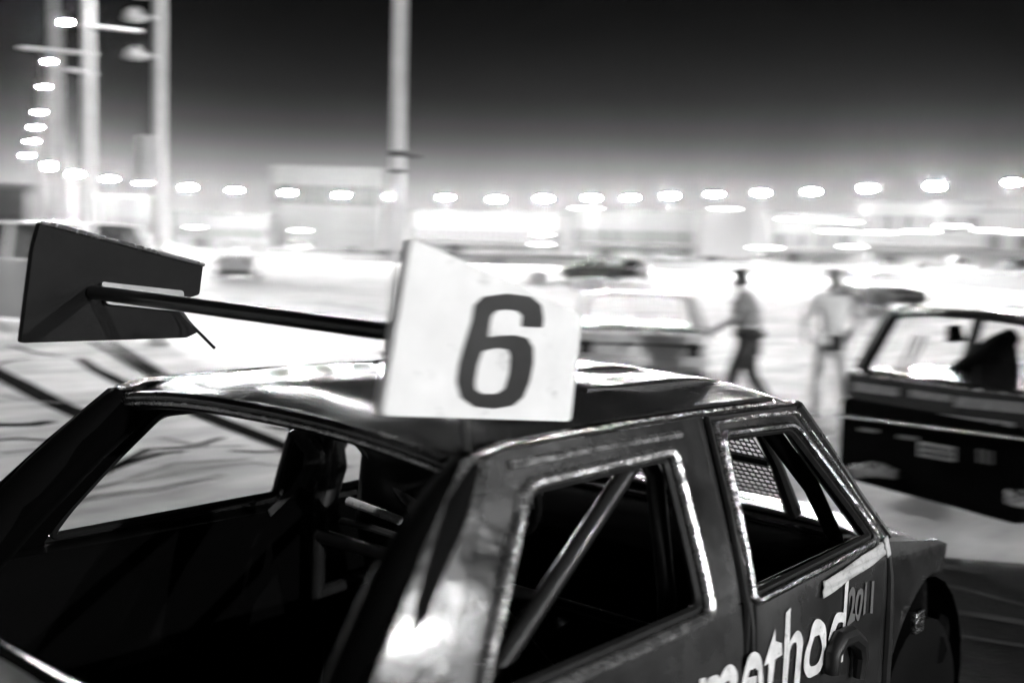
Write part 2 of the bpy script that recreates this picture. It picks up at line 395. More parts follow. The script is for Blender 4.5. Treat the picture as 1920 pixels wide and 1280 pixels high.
# posts on the camera's side of the lane
for i, (x, y, lb) in enumerate(((-5, -33, 'lit floodlight post behind the camera to the left'), (9, -31, 'lit floodlight post to the right of the race car'), (24, -28, 'lit floodlight post far along the lane to the right'))):
    t = thing('floodlight_post', lb, 'floodlight', (x, y, 0), group='floodlights on the near side')
    m = MB(); m.tube([(0, 0, 0), (0, 0, 8.6)], [.09, .06], 10); m.build('pole', 'white_pole', t)
    lamp_head(t, (0, .3, 8.3), (-x, -y), (.33, .30, .17)[i], .3); m = MB(); m.tube([(0, 0, 8.5), (0, .3, 8.6)], .03, 6); m.build('arm', 'steel', t)

def specks(name, scale, lo, hi, dark):
    nt_ = MATS[name].node_tree; b = nt_.nodes['Principled BSDF']; src = b.inputs['Base Color'].links[0].from_socket
    t = nt_.nodes.new('ShaderNodeTexCoord'); n1 = nt_.nodes.new('ShaderNodeTexNoise'); n1.inputs['Scale'].default_value = scale; n1.inputs['Detail'].default_value = 8; n1.inputs['Roughness'].default_value = .7
    r = nt_.nodes.new('ShaderNodeMapRange'); r.inputs['From Min'].default_value = lo; r.inputs['From Max'].default_value = hi
    mx = nt_.nodes.new('ShaderNodeMix'); mx.data_type = 'RGBA'; mx.inputs['B'].default_value = (dark, dark, dark, 1)
    nt_.links.new(t.outputs['Object'], n1.inputs['Vector']); nt_.links.new(n1.outputs['Fac'], r.inputs['Value']); nt_.links.new(r.outputs[0], mx.inputs['Factor'])
    nt_.links.new(src, mx.inputs['A']); nt_.links.new(mx.outputs['Result'], b.inputs['Base Color'])
specks('board_white', 14, .60, .78, .25); specks('lettering', 26, .58, .68, .15); specks('paint', 16, .58, .72, .03); specks('white_plate', 40, .5, .7, .2)
# ------------------------------------------------------------------ the race car with the number boards
car = thing('race_car', 'battered grey stock car with a white number board reading 6 on its roof', 'race car')
def hw(x, z):                                    # half width of the body skin
    k_ = .045; up_ = k_*math.log(1+math.exp(min(40, (z-.88)/k_)))       # soft shoulder under the windows
    y = .795 - .385*up_ - .03*max(0, .62-z)**1.5
    if z < .3: y -= (.3-z)*.3
    k = 1.0
    if x > 1.6: k -= .07*((x-1.6)/.75)**2
    if x < -.3: k -= .06*((-.3-x)/1.1)**2
    return y*k
def dent(x, z, k): return .006*min(1, max(0, (.9-z)/.25))**2*math.sin(5.1*x+2.3*z+k)*math.sin(7.7*z-3.1*x+k*2)
def skin(sgn, off=0.):
    return lambda x, z: (x, sgn*(hw(x, z)+off+dent(x, z, sgn)), z)
def arc(cx, cz, r, a0, a1, n=14): return [(cx+r*math.cos(math.radians(a0+(a1-a0)*i/n)), cz+r*math.sin(math.radians(a0+(a1-a0)*i/n))) for i in range(n+1)]
WIN_F = [(1.035, 1.262), (1.395, 1.248), (1.69, .912), (.985, .888)]
WIN_R = [(.315, 1.240), (.822, 1.246), (.806, .900), (.045, .892), (.10, .975), (.19, 1.085)]
for s in (-1, 1):
    side = 'right' if s < 0 else 'left'
    fn = skin(s)
    fd = [(1.0, 1.300), (1.43, 1.286), (1.735, .905), (1.735, .27), (.985, .25), (.975, .88)]
    wf = rnd(WIN_F, .03)
    o = skin_panel(panel(fd, [wf], fn, .05), 'front_door', 'paint', car, (0, s, 0), .03)
    m = MB(); m.tube([(x, s*(hw(x, z)+.004), z) for x, z in sub(rnd(WIN_F, .03), .08)], .011, 8, closed=True); m.build('window_frame', 'chrome', o)
    m = MB(); m.tube([(x, s*(hw(x, z)-.012), z) for x, z in sub(rnd([(1.05, 1.250), (1.385, 1.237), (1.665, .92), (1.003, .898)], .03), .08)], .012, 6, closed=True); m.build('window_seal', 'rubber', o)
    # shiny outer flange of the door frame
    m = MB(); m.tube([(x, s*(hw(x, z)+.003), z) for x, z in [(.985, .90), (1.005, 1.10), (1.018, 1.285), (1.2, 1.284), (1.425, 1.276), (1.58, 1.09), (1.722, .905)]], .008, 6); m.build('door_flange', 'chrome', o)
    m = MB(); m.tube([(.992, s*(hw(.99, z)+.001), z) for z in (.26, .5, .7, .885)] , .006, 6); m.build('door_gap', 'rubber', o)
    m = MB(); m.tube([(x, s*(hw(x, z)-.002), z) for x, z in [(.968, .26), (.962, .88), (.985, 1.10), (.998, 1.296), (1.43, 1.284), (1.745, .90)]], .009, 6); m.build('door_seal', 'rubber', o)
    rd = [(.235, 1.305), (.955, 1.304), (.945, 1.10), (.925, .88), (.93, .25), (.13, .25), (.08, .56), (-.02, .70), (-.03, .86), (.0, .945), (.12, 1.12)]
    o = skin_panel(panel(rd, [rnd(WIN_R, .03)], fn, .035), 'rear_door', 'paint', car, (0, s, 0), .03)
    m = MB(); m.tube([(x, s*(hw(x, z)+.002), z) for x, z in sub(rnd(WIN_R, .03), .05)], .014, 8, closed=True); m.build('window_frame', 'bare_metal' if s < 0 else 'rubber', o)
    m = MB(); m.tube([(x, s*(hw(x, z)-.016), z) for x, z in sub(rnd([(.33, 1.224), (.806, 1.23), (.79, .915), (.075, .908), (.12, .98), (.205, 1.085)], .03), .08)], .012, 6, closed=True); m.build('window_seal', 'rubber', o)
    m = MB(); m.tube([(x, s*(hw(x, z)+.004), z) for x, z in [(.28, 1.279), (.55, 1.281), (.86, 1.276)]], .010, 6); m.build('upper_flange', 'bare_metal', o)
    # pillar between the doors
    bp = [(.958, 1.302), (.997, 1.301), (.972, .88), (.982, .26), (.934, .26), (.929, .88)]
    skin_panel(panel(bp, [], lambda x, z: (x, s*(hw(x, z)-.012), z), .06), 'door_pillar', 'paint', car, (0, s, 0), .03)
    # rear quarter with the roof pillar
    rq = [(.17, 1.304), (.228, 1.306), (.115, 1.12), (-.005, .945), (-.036, .86), (-.026, .70), (.07, .56)] + arc(-.28, .33, .36, 32, 178, 16) + [(-.64, .27), (-1.42, .34), (-1.48, .60), (-1.46, .88), (-1.0, .925), (-.42, .925), (-.22, .93), (-.10, 1.05), (.03, 1.18)]
    skin_panel(panel(rq, [], fn, .04), 'rear_quarter', 'paint', car, (0, s, 0), .02)
    # front fender
    fe = [(1.742, .895), (1.745, .42)] + arc(2.12, .33, .39, 167, 68, 14) + [(2.30, .72), (2.33, .775), (2.2, .815), (2.0, .85)]
    skin_panel(panel(fe, [], fn, .05), 'fender', 'paint', car, (0, s, 0), .02)
    # gutter rail along the roof
    m = MB(); m.tube([(x, s*(.632 if x > .3 else .628), z) for x, z in [(.19, 1.300), (.27, 1.314), (.6, 1.318), (1.0, 1.314), (1.3, 1.306), (1.45, 1.292), (1.60, 1.11), (1.775, .905)]][:6], .011, 8); m.build('gutter', 'chrome', car)
    m = MB(); m.tube([(1.44, s*.632, 1.292), (1.55, s*.665, 1.175), (1.68, s*.712, 1.02), (1.79, s*.752, .90)], .017, 8, flat=1.6); m.build('front_pillar', 'paint', car)
    m = MB(); m.tube([(1.44, s*.60, 1.275), (1.56, s*.628, 1.15), (1.68, s*.67, 1.02), (1.80, s*.71, .89)], .03, 8, flat=1.2); m.build('inner_front_pillar', 'black_inside', car)
    m = MB(); m.tube([(.23, s*.585, 1.265), (.10, s*.60, 1.16), (-.04, s*.63, 1.02), (-.12, s*.66, .92)], .045, 10, flat=1.1); m.build('inner_rear_pillar', 'black_inside', car)
    # inner trim
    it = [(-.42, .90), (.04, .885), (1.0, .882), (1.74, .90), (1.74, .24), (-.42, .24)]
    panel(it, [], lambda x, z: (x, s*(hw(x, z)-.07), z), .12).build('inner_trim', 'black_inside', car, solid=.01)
    m = MB(); m.grid(lambda u, v: (-.40+u*2.12, s*(hw(-.4+u*2.12, .89)-.005-v*.075), .893+.004*math.sin(v*3.14)-.01*v), 20, 3); m.build('window_sill', 'matt_black', car)
    # wheels
    for wx in (2.12, -.28):
        wy = s*.68
        m = MB(); m.lathe([(.17, -.09), (.25, -.095), (.285, -.075), (.29, 0), (.285, .075), (.25, .095), (.17, .09)], 'y', (0, 0, 0), 28); tw = m.build('wheel', 'matt_black', car, loc=(wx, wy, .29))
        m = MB(); m.lathe([(.172, -.06), (.165, -.05), (.10, -.03), (.05, -.055), (.02, -.055)], 'y', (0, 0, 0), 20)
        r = m.build('rim', 'matt_black', tw)
        if s > 0: r.rotation_euler.z = math.pi
    m = MB(); m.lathe([(.375, -.13), (.38, .0), (.36, .12)], 'y', (0, 0, 0), 24, cap=False); m.build('wheel_arch', 'black_inside', car, loc=(2.12, s*.62, .33))
    m = MB(); m.lathe([(.345, -.13), (.35, .0), (.33, .12)], 'y', (0, 0, 0), 24, cap=False); m.build('wheel_arch', 'black_inside', car, loc=(-.28, s*.62, .33))

# roof: crowned sheet with dents, rolled down at the rear
def roof(u, v):
    y = (2*v-1)*.625; q = y/.625
    xf = 1.43+.085*(1-q*q); xr = .195-.02*(1-q*q); x = xr+(xf-xr)*u
    ze = 1.312 + .010*math.sin(math.pi*u)
    z = ze + .052*(1-abs(q)**2.4)*(1-.35*u)
    e = max(0, (.17-(x-xr))/.17); z -= .05*e*e
    f = max(0, (.08-(xf-x))/.08); z -= .022*f*f
    z += .006*math.sin(9*x+4*y)*math.sin(7*y-3*x)*(1-q**4)
    z -= .010*math.exp(-((x-.35)**2+(y-.28)**2)/.02) + .008*math.exp(-((x-1.05)**2+(y+.35)**2)/.012)
    return (x, y, z)
m = MB(); m.grid(roof, 56, 44); rf = m.build('roof', 'paint_roof', car, solid=.012, out=(0,0,1))
for yy in (-.40, -.13, .13, .40):                # pressed ribs near the front
    m = MB(); P = [(x, yy*(.85+.12*x), roof(min(1, (x-.1)/1.36), (yy*(.85+.12*x)/.625+1)/2)[2]+.001) for x in (.85, 1.0, 1.15, 1.3, 1.42)]
    m.tube(P, [.006, .012, .014, .012, .006], 6, flat=1.5); m.build('roof_rib', 'paint_roof', rf)
# header over the open rear window and the frame of the window
def rear_edge(y, dx, dz): q = y/.625; return (.195-.02*(1-q*q)+dx, y, 1.278+.05*(1-abs(q)**2.4)+dz)
m = MB(); m.tube([rear_edge(y*.6/8, .0, -.008) for y in range(-8, 9)], .018, 10, flat=.9); m.build('rear_header', 'paint', car)
m = MB(); m.tube([rear_edge(y*.58/8, .012, -.026) for y in range(-8, 9)], .012, 8); m.build('rear_window_seal', 'rubber', car)
m = MB(); m.tube([rear_edge(y*.56/8, -.012, -.020) for y in range(-8, 9)], .006, 6); m.build('rear_window_trim', 'bare_metal', car)
m = MB(); m.tube([(-.40, y*.66/4, .915) for y in range(-4, 5)], .03, 8); m.build('rear_window_base', 'black_paint', car)
for s in (-1, 1):
    m = MB(); m.tube([(.20, s*.607, 1.285), (.125, s*.622, 1.215), (.01, s*.645, 1.10), (-.08, s*.675, .99), (-.15, s*.695, .90)], [.028, .046, .056, .062, .066], 12, flat=1.2); m.build('rear_pillar', 'matt_black', car)
# windscreen header and cowl
m = MB(); m.tube([(1.40+.085*(1-(y/8)**2), y*.6/8, 1.270+.03*(1-(y/8)**2)) for y in range(-8, 9)], .025, 8); m.build('windscreen_header', 'black_inside', car)
m = MB(); m.grid(lambda u, v: (1.70+.16*u, (2*v-1)*(.72-.02*u), .885+.02*(1-(2*v-1)**2)-.01*u), 4, 16); m.build('cowl', 'black_paint', car, solid=.02)
# bonnet
def bonnet(u, v):
    y = (2*v-1)*(.745-.05*u*u); q = 2*v-1; x = 1.80+u*(.53+.06*(1-q*q))
    return (x, y, .888-.075*u-.05*u**6+.035*(1-q**2)*(1-.5*u)-.03*abs(q)**8+.008*math.sin(8*x+3*y)*math.sin(6*y))
m = MB(); m.grid(bonnet, 22, 26); m.build('bonnet', 'paint_light', car, solid=.012, out=(0,0,1))
m = MB(); m.grid(lambda u, v: (2.375-.045*(2*v-1)**2+.03*u, (2*v-1)*.68, .765-.29*u), 6, 16); m.build('grille', 'black_paint', car, solid=.02)
for s in (-1, 1):
    m = MB(); m.lathe([(.02, .02), (.075, .01), (.085, -.01), (.085, -.05)], 'x', (2.39, s*.5, .665), 18); m.build('headlight', 'bare_metal', car)
m = MB(); m.tube([(2.22, -.76, .46), (2.42, -.70, .46), (2.50, -.4, .46), (2.52, 0, .46), (2.50, .4, .46), (2.42, .70, .46), (2.22, .76, .46)], .055, 8, flat=.7); m.build('front_bumper', 'black_paint', car)
# boot
m = MB(); m.grid(lambda u, v: (-.42-1.02*u, (2*v-1)*(.69-.05*u), .918+.02*(1-(2*v-1)**2)-.02*u*u), 12, 14); m.build('boot_lid', 'paint', car, solid=.015)
m = MB(); m.grid(lambda u, v: (-1.45-.03*math.sin(math.pi*u), (2*v-1)*.66, .90-.52*u), 8, 12); m.build('rear_panel', 'paint', car, solid=.015)
m = MB(); m.tube([(-1.3, -.76, .44), (-1.5, -.70, .44), (-1.56, 0, .44), (-1.5, .70, .44), (-1.3, .76, .44)], .05, 8, flat=.7); m.build('rear_bumper', 'black_paint', car)
for s in (-1, 1):
    m = MB(); m.box((-1.475, s*.52, .74), (.03, .24, .12)); m.build('tail_light', 'rubber', car, bevel=.01)
# floor and bulkheads
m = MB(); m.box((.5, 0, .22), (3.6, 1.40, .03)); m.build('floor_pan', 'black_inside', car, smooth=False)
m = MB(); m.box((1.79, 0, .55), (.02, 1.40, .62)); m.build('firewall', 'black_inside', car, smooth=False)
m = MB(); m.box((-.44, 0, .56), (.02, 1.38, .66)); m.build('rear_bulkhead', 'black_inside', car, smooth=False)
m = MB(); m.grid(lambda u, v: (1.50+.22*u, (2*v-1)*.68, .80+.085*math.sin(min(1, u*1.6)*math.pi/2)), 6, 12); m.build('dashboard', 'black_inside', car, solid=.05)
# roll cage
def cage(name, P, r=.022, mt='cage'): m = MB(); m.tube(P, r, 12); return m.build(name, mt, car)
cage('cage_hoop', [(.86, -.64, .25), (.86, -.63, .9), (.86, -.585, 1.17), (.86, -.54, 1.235), (.86, -.3, 1.268), (.86, 0, 1.275), (.86, .3, 1.268), (.86, .54, 1.235), (.86, .585, 1.17), (.86, .63, .9), (.86, .64, .25)])
cage('cage_stay', [(.80, -.575, 1.225), (.10, -.655, .78)], .021)
cage('cage_diagonal', [(.86, .57, 1.20), (.86, -.62, .40)])
cage('cage_brace', [(.86, -.63, .62), (1.70, -.66, .66)])
cage('cage_brace', [(.86, .63, .62), (1.70, .66, .66)])
for s in (-1, 1): cage('cage_front_leg', [(1.38, s*.585, 1.235), (1.58, s*.625, 1.05), (1.72, s*.65, .86), (1.72, s*.65, .3)], .024, 'black_inside')
# seat, harness, wheel
def seat(sx, sy):
    st = MB(); st.grid(lambda u, v: (sx+.02-.20*u-.06*math.sin(v*math.pi), sy+(2*v-1)*(.24-.13*max(0, u-.6)/.4), .42+.73*u), 12, 10)
    o = st.build('seat', 'rubber', car, solid=.06)
    b = MB(); b.grid(lambda u, v: (sx+.02+.46*u, sy+(2*v-1)*.24, .42-.03*math.sin(u*3.1)+.05*abs(2*v-1)**3), 8, 8); b.build('cushion', 'rubber', o, solid=.08)
    for q in (-1, 1):
        h = MB(); h.tube([(sx-.13, sy+q*.08, 1.02), (sx-.05, sy+q*.09, .95), (sx+.02, sy+q*.07, .7), (sx+.2, sy+q*.02, .5)], .022, 6, flat=.3); h.build('harness_strap', 'cloth_dark', o)
seat(1.10, .30)
m = MB(); m.tube([(1.36+.02*math.cos(a)-.05*math.sin(a), .34+.175*math.cos(a), .93+.165*math.sin(a)) for a in [k*2*math.pi/24 for k in range(24)]], .013, 8, closed=True); sw = m.build('steering_wheel', 'black_paint', car)
m = MB(); m.tube([(1.36, .34, .93), (1.62, .34, .80)], .02, 8); m.build('steering_column', 'cage', sw)
m = MB(); m.tube([(1.36, .17, .93), (1.365, .34, .93), (1.36, .51, .93)], .012, 6); m.build('spoke', 'cage', sw)
# ribbed metal strip and pipe on the far inner panel
cage('cage_crossbar', [(.86, .62, .80), (.86, 0, .80), (.86, -.62, .80)])
c0, c1 = Vector(hit(652, 938, (1, 0, 0), .80)), Vector(hit(752, 976, (1, 0, 0), .80)); e0 = c0+(c0-c1)*.2
m = MB(); m.tube([c0+(c1-c0)*(k/40) for k in range(41)], [.014 if k % 2 else .0085 for k in range(41)], 8); m.build('ribbed_hose', 'white_plate', car)
c0, c1 = Vector(hit(640, 976, (1, 0, 0), .81)), Vector(hit(756, 1008, (1, 0, 0), .81))
m = MB(); m.tube([c0, (c0+c1)/2+Vector((0, 0, .004)), c1], .011, 8); m.build('hose', 'steel', car)
# belt webbing hanging by the far pillar
c0, c1 = Vector(hit(572, 880, (0, 1, 0), .60)), Vector(hit(505, 962, (0, 1, 0), .57))
m = MB(); m.tube([c0, (c0+c1)/2+Vector((.01, -.01, 0)), c1], .014, 8, flat=.25); m.build('belt_webbing', 'trousers', car)
for q in ((555, 800, 585, 900), (600, 800, 570, 915), (628, 800, 612, 960)):
    c0, c1 = Vector(hit(q[0], q[1], (0, 1, 0), .63)), Vector(hit(q[2], q[3], (0, 1, 0), .61))
    m = MB(); m.tube([c0, (c0+c1)/2+Vector((.02, -.02, .01)), c1], .03, 8, flat=.4); m.build('pillar_padding', 'rubber', car)
# wire mesh in the windscreen and the bar that carries it
def ws(y, t): q = y/.7; return Vector((1.475-.06*q*q*(1-t)+.335*t-.05*q*q*t, y*(.87+.13*t), 1.262-.345*t+.022*(1-q*q)*(1-t)))
m = MB(); st = .022
for k in range(int(1.1/st)):
    y0 = -.50+k*st; m.tube([ws(y0, 0), ws(y0, .5), ws(y0, 1)], .0022, 4)
for k in range(int(.46/.020)):
    t = k*.020/.46; m.tube([ws(y, t) for y in (-.50, -.25, 0, .3, .6)], .0022, 4)
wm = m.build('wire_mesh', 'cage', car, smooth=False); wm['kind'] = 'stuff'
m = MB(); m.tube([ws(-.56, 0), ws(-.53, .5), ws(-.47, 1)], [.012, .02, .028], 8, flat=.8); m.build('windscreen_bar', 'rubber', car)
for t in (.22, .52):
    m = MB(); m.tube([ws(y, t) for y in (-.50, -.2, .2, .6)], .010, 8); m.build('mesh_bar', 'rubber', car)
# bright trim plate below the front corner of the door window
m = panel([(1.315, .830), (1.33, .868), (1.70, .903), (1.715, .866)], [], lambda x, z: (x, -hw(x, z)-.009-.002*math.sin((z-.83)/.07*22), z), .006)
m.build('sill_trim', 'white_plate', car, solid=.004)
m = panel([(1.715, .858), (1.708, .91), (1.735, .915), (1.74, .862)], [], lambda x, z: (x, -hw(x, z)-.012, z), .01); m.build('hinge_plate', 'white_plate', car, solid=.004)
m = MB(); m.tube([(1.745, -hw(1.745, z)-.004, z) for z in (.895, .8, .7, .6, .45)], [.004, .012, .016, .018, .018], 8, flat=.8); m.build('fender_gap_seal', 'rubber', car)
# padded black guard on the door
P = [hit(*p, (0, 1, 0), -.815) for p in ((1560, 1262), (1562, 1225), (1575, 1198), (1594, 1190), (1610, 1204), (1615, 1230), (1610, 1270))]
m = MB(); m.tube(P, [.018, .022, .025, .026, .024, .02, .016], 10); m.build('door_guard', 'rubber', car)
m = MB(); m.box((1.955, -.800, .62), (.06, .02, .07)); m.build('fender_bracket', 'chrome', car, bevel=.006)

# lettering painted on the door and sill
def lettering(txt, x0, z0, size, shear, sx, slope, off=.004, mt='lettering', name='lettering', extr=0):
    cu = bpy.data.curves.new('tmp', 'FONT'); cu.body = txt; cu.size = size; cu.shear = shear; cu.offset = .004; cu.fill_mode = 'FRONT' if extr == 0 else 'BOTH'
    ob = bpy.data.objects.new('tmp', cu); COL.objects.link(ob); dg = bpy.context.evaluated_depsgraph_get()
    me = ob.evaluated_get(dg).to_mesh(); vs = [v.co.copy() for v in me.vertices]; fs = [tuple(p.vertices) for p in me.polygons]
    ob.evaluated_get(dg).to_mesh_clear(); bpy.data.objects.remove(ob); bpy.data.curves.remove(cu)
    out = [(x0+v.x*sx+.004*math.sin(60*v.y+31*v.x), z0+v.y+slope*v.x*sx+.006*math.sin(47*v.x)+.003*math.sin(90*v.y+20*v.x)) for v in vs]
    return out, fs
def text_on_door(txt, x0, z0, size, shear, sx, slope, mt='lettering'):
    vs, fs = lettering(txt, x0, z0, size, shear, sx, slope); m = MB()
    m.add([(x, -(hw(x, z)+dent(x, z, -1)+.005), z) for x, z in vs], fs); m.build('lettering', mt, car, smooth=False)
text_on_door('method', .72, .635, .30, .10, .80, .0)
text_on_door('2011', 1.47, .725, .12, .1, .72, .03, 'car_grey')

# number boards on the roof
def bpx(P, y): return [(float(h[0]), float(h[2])) for h in (hit(px, py, (0, 1, 0), y) for px, py in P)]
YB = -.62
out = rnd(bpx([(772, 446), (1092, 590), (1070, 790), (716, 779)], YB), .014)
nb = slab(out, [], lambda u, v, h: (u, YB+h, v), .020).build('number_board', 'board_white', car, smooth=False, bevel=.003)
nb['label'] = 'white number board with a black 6'
six_o = [(884, 600), (888, 572), (905, 556), (950, 550), (995, 556), (1014, 572), (1018, 598), (1016, 614), (977, 612), (979, 592), (970, 583), (950, 580), (930, 582), (920, 592), (916, 618), (914, 632), (935, 629), (965, 628), (988, 634), (999, 652), (999, 680), (992, 715), (980, 744), (960, 760), (925, 766), (888, 762), (863, 745), (855, 715), (860, 680), (870, 645)]
six_i = [(903, 658), (930, 652), (952, 655), (957, 668), (954, 700), (946, 728), (930, 738), (903, 738), (890, 730), (889, 715), (894, 685)]
o6, i6 = rnd(bpx(six_o, YB), .004, 2), rnd(bpx(six_i, YB), .006, 3)
slab(o6, [i6], lambda u, v, h: (u, YB-.0025+h, v), .002).build('numeral', 'digit', nb, smooth=False)
YL = .62
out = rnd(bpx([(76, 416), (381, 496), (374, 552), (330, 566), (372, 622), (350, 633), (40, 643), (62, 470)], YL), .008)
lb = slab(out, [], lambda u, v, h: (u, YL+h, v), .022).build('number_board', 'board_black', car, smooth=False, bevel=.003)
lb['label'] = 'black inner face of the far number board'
tp = bpx([(76, 416), (381, 496)], YL)
m = MB(); m.tube([(tp[0][0], YL-.004, tp[0][1]), (tp[1][0], YL-.004, tp[1][1])], .006, 8); m.build('edge_trim', 'bare_metal', lb)
a = hit(175, 548, (0, 1, 0), YL-.012); b = hit(770, 626, (0, 1, 0), YB+.03)
m = MB(); m.tube([a, a+(b-a)*.5, b], .0175, 14); m.build('cross_bar', 'cage', car)
m = MB(); pl = rnd(bpx([(190, 528), (345, 545), (345, 585), (200, 570)], YL-.016), .01); slab(pl, [], lambda u, v, h: (u, YL-.016+h, v), .012).build('clamp_plate', 'steel', lb, smooth=False)
for s in (-1, 1):
    xx = .19 if s < 0 else .05
    if s > 0: continue
    m = MB(); m.tube([(.21, s*.60, 1.30), (xx, s*(.593 if s < 0 else .612), 1.45)], .007, 8); m.build('board_bracket', 'cage', car)
m = MB(); m.tube([hit(330, 575, (0, 1, 0), .6), hit(362, 612, (0, 1, 0), .58), hit(402, 652, (0, 1, 0), .50)], .004, 6); m.build('stay_wire', 'cage', car)
# ------------------------------------------------------------------ other cars
def make_car(name, label, loc, rz, L=3.9, W=1.62, H=1.38, hood=1.15, trunk=.55, paint='car_white', panes=True, group=None, cat='car', roofm=None, trim='rubber', race=False, detail=True, rake=.30, belt=None, rear_detail=True):
    t = thing(name, label, cat, loc, rz, group)
    belt = belt or H*.645; xf, xr = -.72, -L+.72; R = .33
    prof = [(-.02, .32), (0, .45), (-.01, .62), (-.10, belt-.16), (-hood*.5, belt-.06), (-hood, belt), (-L+trunk, belt+.02), (-L+.10, belt-.02), (-L, belt-.2), (-L+.02, .32)]
    prof += [(xr-R-.02, .24)] + arc(xr, .29, R, 180, 0, 10) + [(xr+R+.05, .22), (xf-R-.05, .22)] + arc(xf, .29, R, 180, 0, 10) + [(xf+R+.02, .25)]
    slab(prof, [], lambda x, z, h: (x, (h-W/2)*(1-.05*((x+L/2)/(L/2))**4), z), W, .25).build('body', paint, t, bevel=.06, segs=3, sharp=50)
    ra, rb = -hood-.46, -L+trunk+rake                 # roof front and rear
    wt_ = W/2-.16
    def rfn(u, v): q = 2*v-1; return (ra+(rb-ra)*u+.05*(1-q*q)*(1-2*u), q*wt_, H-.045*abs(q)**3-.02*(2*u-1)**4)
    m = MB(); m.grid(rfn, 12, 12); m.build('roof', roofm or paint, t, solid=.03)
    for s in (-1, 1):
        bw = W/2-.05
        for nm, a, b, r in (('front_pillar', (-hood+.04, bw, belt), (ra, wt_, H-.045), .035), ('door_pillar', ((ra+rb)/2-.03, bw+.01, belt), ((ra+rb)/2-.03, wt_, H-.04), .04), ('rear_pillar', (-L+trunk+.02, bw, belt), (rb, wt_, H-.05), .06)):
            m = MB(); m.tube([(a[0], s*a[1], a[2]), (b[0], s*b[1], b[2])], r, 8, flat=1.3); m.build(nm, roofm or paint, t)
        if panes and detail:
            mid = (ra+rb)/2
            for x0, x1, y0, y1 in ((-hood-.06, mid, ra-.05, mid), (mid-.06, -L+trunk+.1, mid-.06, rb+.05)):
                m = MB(); m.add([(x0, s*(bw-.01), belt+.01), (x1, s*(bw-.01), belt+.01), (y1, s*(wt_-.01), H-.07), (y0, s*(wt_-.01), H-.07)], [(0, 1, 2, 3)]); m.build('side_window', 'glass', t, solid=.006)
        for wx in (xf, xr):
            m = MB(); m.lathe([(.17, -.09), (.27, -.09), (.29, -.05), (.29, .05), (.27, .09), (.17, .09)], 'y', n=20); wh = m.build('wheel', 'rubber', t, loc=(wx, s*(W/2-.11), .29))
            m = MB(); m.lathe([(.17, s*.07), (.12, s*.05), (.04, s*.075), (.01, s*.075)], 'y', n=14); m.build('rim', 'bare_metal', wh)
        m = MB(); m.box((-.035, s*(W/2-.26), belt-.25), (.06, .26, .12)); m.build('headlight', 'glass' if not race else 'rubber', t, bevel=.02)
        if rear_detail: m = MB(); m.box((-L+.03, s*(W/2-.2), belt-.2), (.06, .2, .16)); m.build('tail_light', 'rubber', t, bevel=.02)
    m = MB(); bw = W/2-.08
    if panes:
        m.add([(-hood+.03, -bw, belt+.01), (-hood+.03, bw, belt+.01), (ra+.02, wt_-.03, H-.06), (ra+.02, -wt_+.03, H-.06)], [(0, 1, 2, 3)]); m.build('windscreen', 'glass', t, solid=.006)
        m = MB(); m.add([(-L+trunk+.03, -bw, belt+.01), (-L+trunk+.03, bw, belt+.01), (rb-.02, wt_-.03, H-.07), (rb-.02, -wt_+.03, H-.07)], [(0, 1, 2, 3)]); m.build('rear_window', 'glass', t, solid=.006)
    m = MB(); m.tube([(-.22, -W/2+.02, .42), (-.01, -W/2+.12, .42), (.05, 0, .42), (-.01, W/2-.12, .42), (-.22, W/2-.02, .42)], .07, 8, flat=.6); m.build('front_bumper', trim, t)
    if rear_detail: m = MB(); m.tube([(-L+.22, -W/2+.02, .42), (-L+.01, -W/2+.12, .42), (-L-.05, 0, .42), (-L+.01, W/2-.12, .42), (-L+.22, W/2-.02, .42)], .07, 8, flat=.6); m.build('rear_bumper', trim, t)
    return t

g0 = ground(1588, 926); LAT = np.array([math.cos(math.radians(68)), math.sin(math.radians(68)), 0.])
def face(px, py): h = hit(px, py, np.cross(LAT, [0, 0, 1]), np.cross(LAT, [0, 0, 1])@g0); return float((h-g0)@LAT), float(h[2])
W2 = 1.62; L2 = 3.7; CL = .10-W2/2; c2 = g0 + LAT*CL; HD = math.radians(-22)
org = c2 + np.array([math.cos(HD), math.sin(HD), 0])*L2
car2 = make_car('race_car', 'black stock car with white sticker strips above its number plate, at right edge', tuple(org), HD, L=L2, W=W2, H=1.36, hood=1.1, trunk=.10, paint='car_dark', panes=False, cat='race car', race=True, rake=.20, belt=.885, rear_detail=False)
def fc(px, py): a, z = face(px, py); return (a-CL, z)
def strip(P, name='sticker', mt='lettering', par=car2, d=.0, th=.006, step=.5):   # flat piece on the tailgate, outline given as seen
    q = [fc(*p) for p in P]
    return slab(q, [], lambda u, v, h: (-L2-d-h+.0, u, v), th, step).build(name, mt, par, smooth=False)
def rect(x0, y0, x1, y1, sl=.125): return [(x0, y0), (x1, y0+(x1-x0)*sl), (x1, y1+(x1-x0)*sl), (x0, y1)]
def hrod(pa, pb, r, name, mt, d=.0, flat=1.):
    a, b = fc(*pa), fc(*pb); m = MB(); m.tube([(-L2-d, a[0], a[1]), (-L2-d-.015, (a[0]+b[0])/2, (a[1]+b[1])/2), (-L2-d, b[0], b[1])], r, 8, flat=flat); return m.build(name, mt, car2)
ap = [(-.79, .12), (-.79, .70), (.79, .70), (.79, .12)]
slab(rnd(ap, .08), [], lambda u, v, h: (-L2-.03+h, u, v), .10, .3).build('rear_apron', 'black_inside', car2, smooth=False, bevel=.03)
slab(rnd([(-.77, .70), (-.77, .885), (.77, .885), (.77, .70)], .04), [], lambda u, v, h: (-L2-.012+h, u, v), .05, .3).build('tailgate', 'black_paint', car2, smooth=False, bevel=.015)
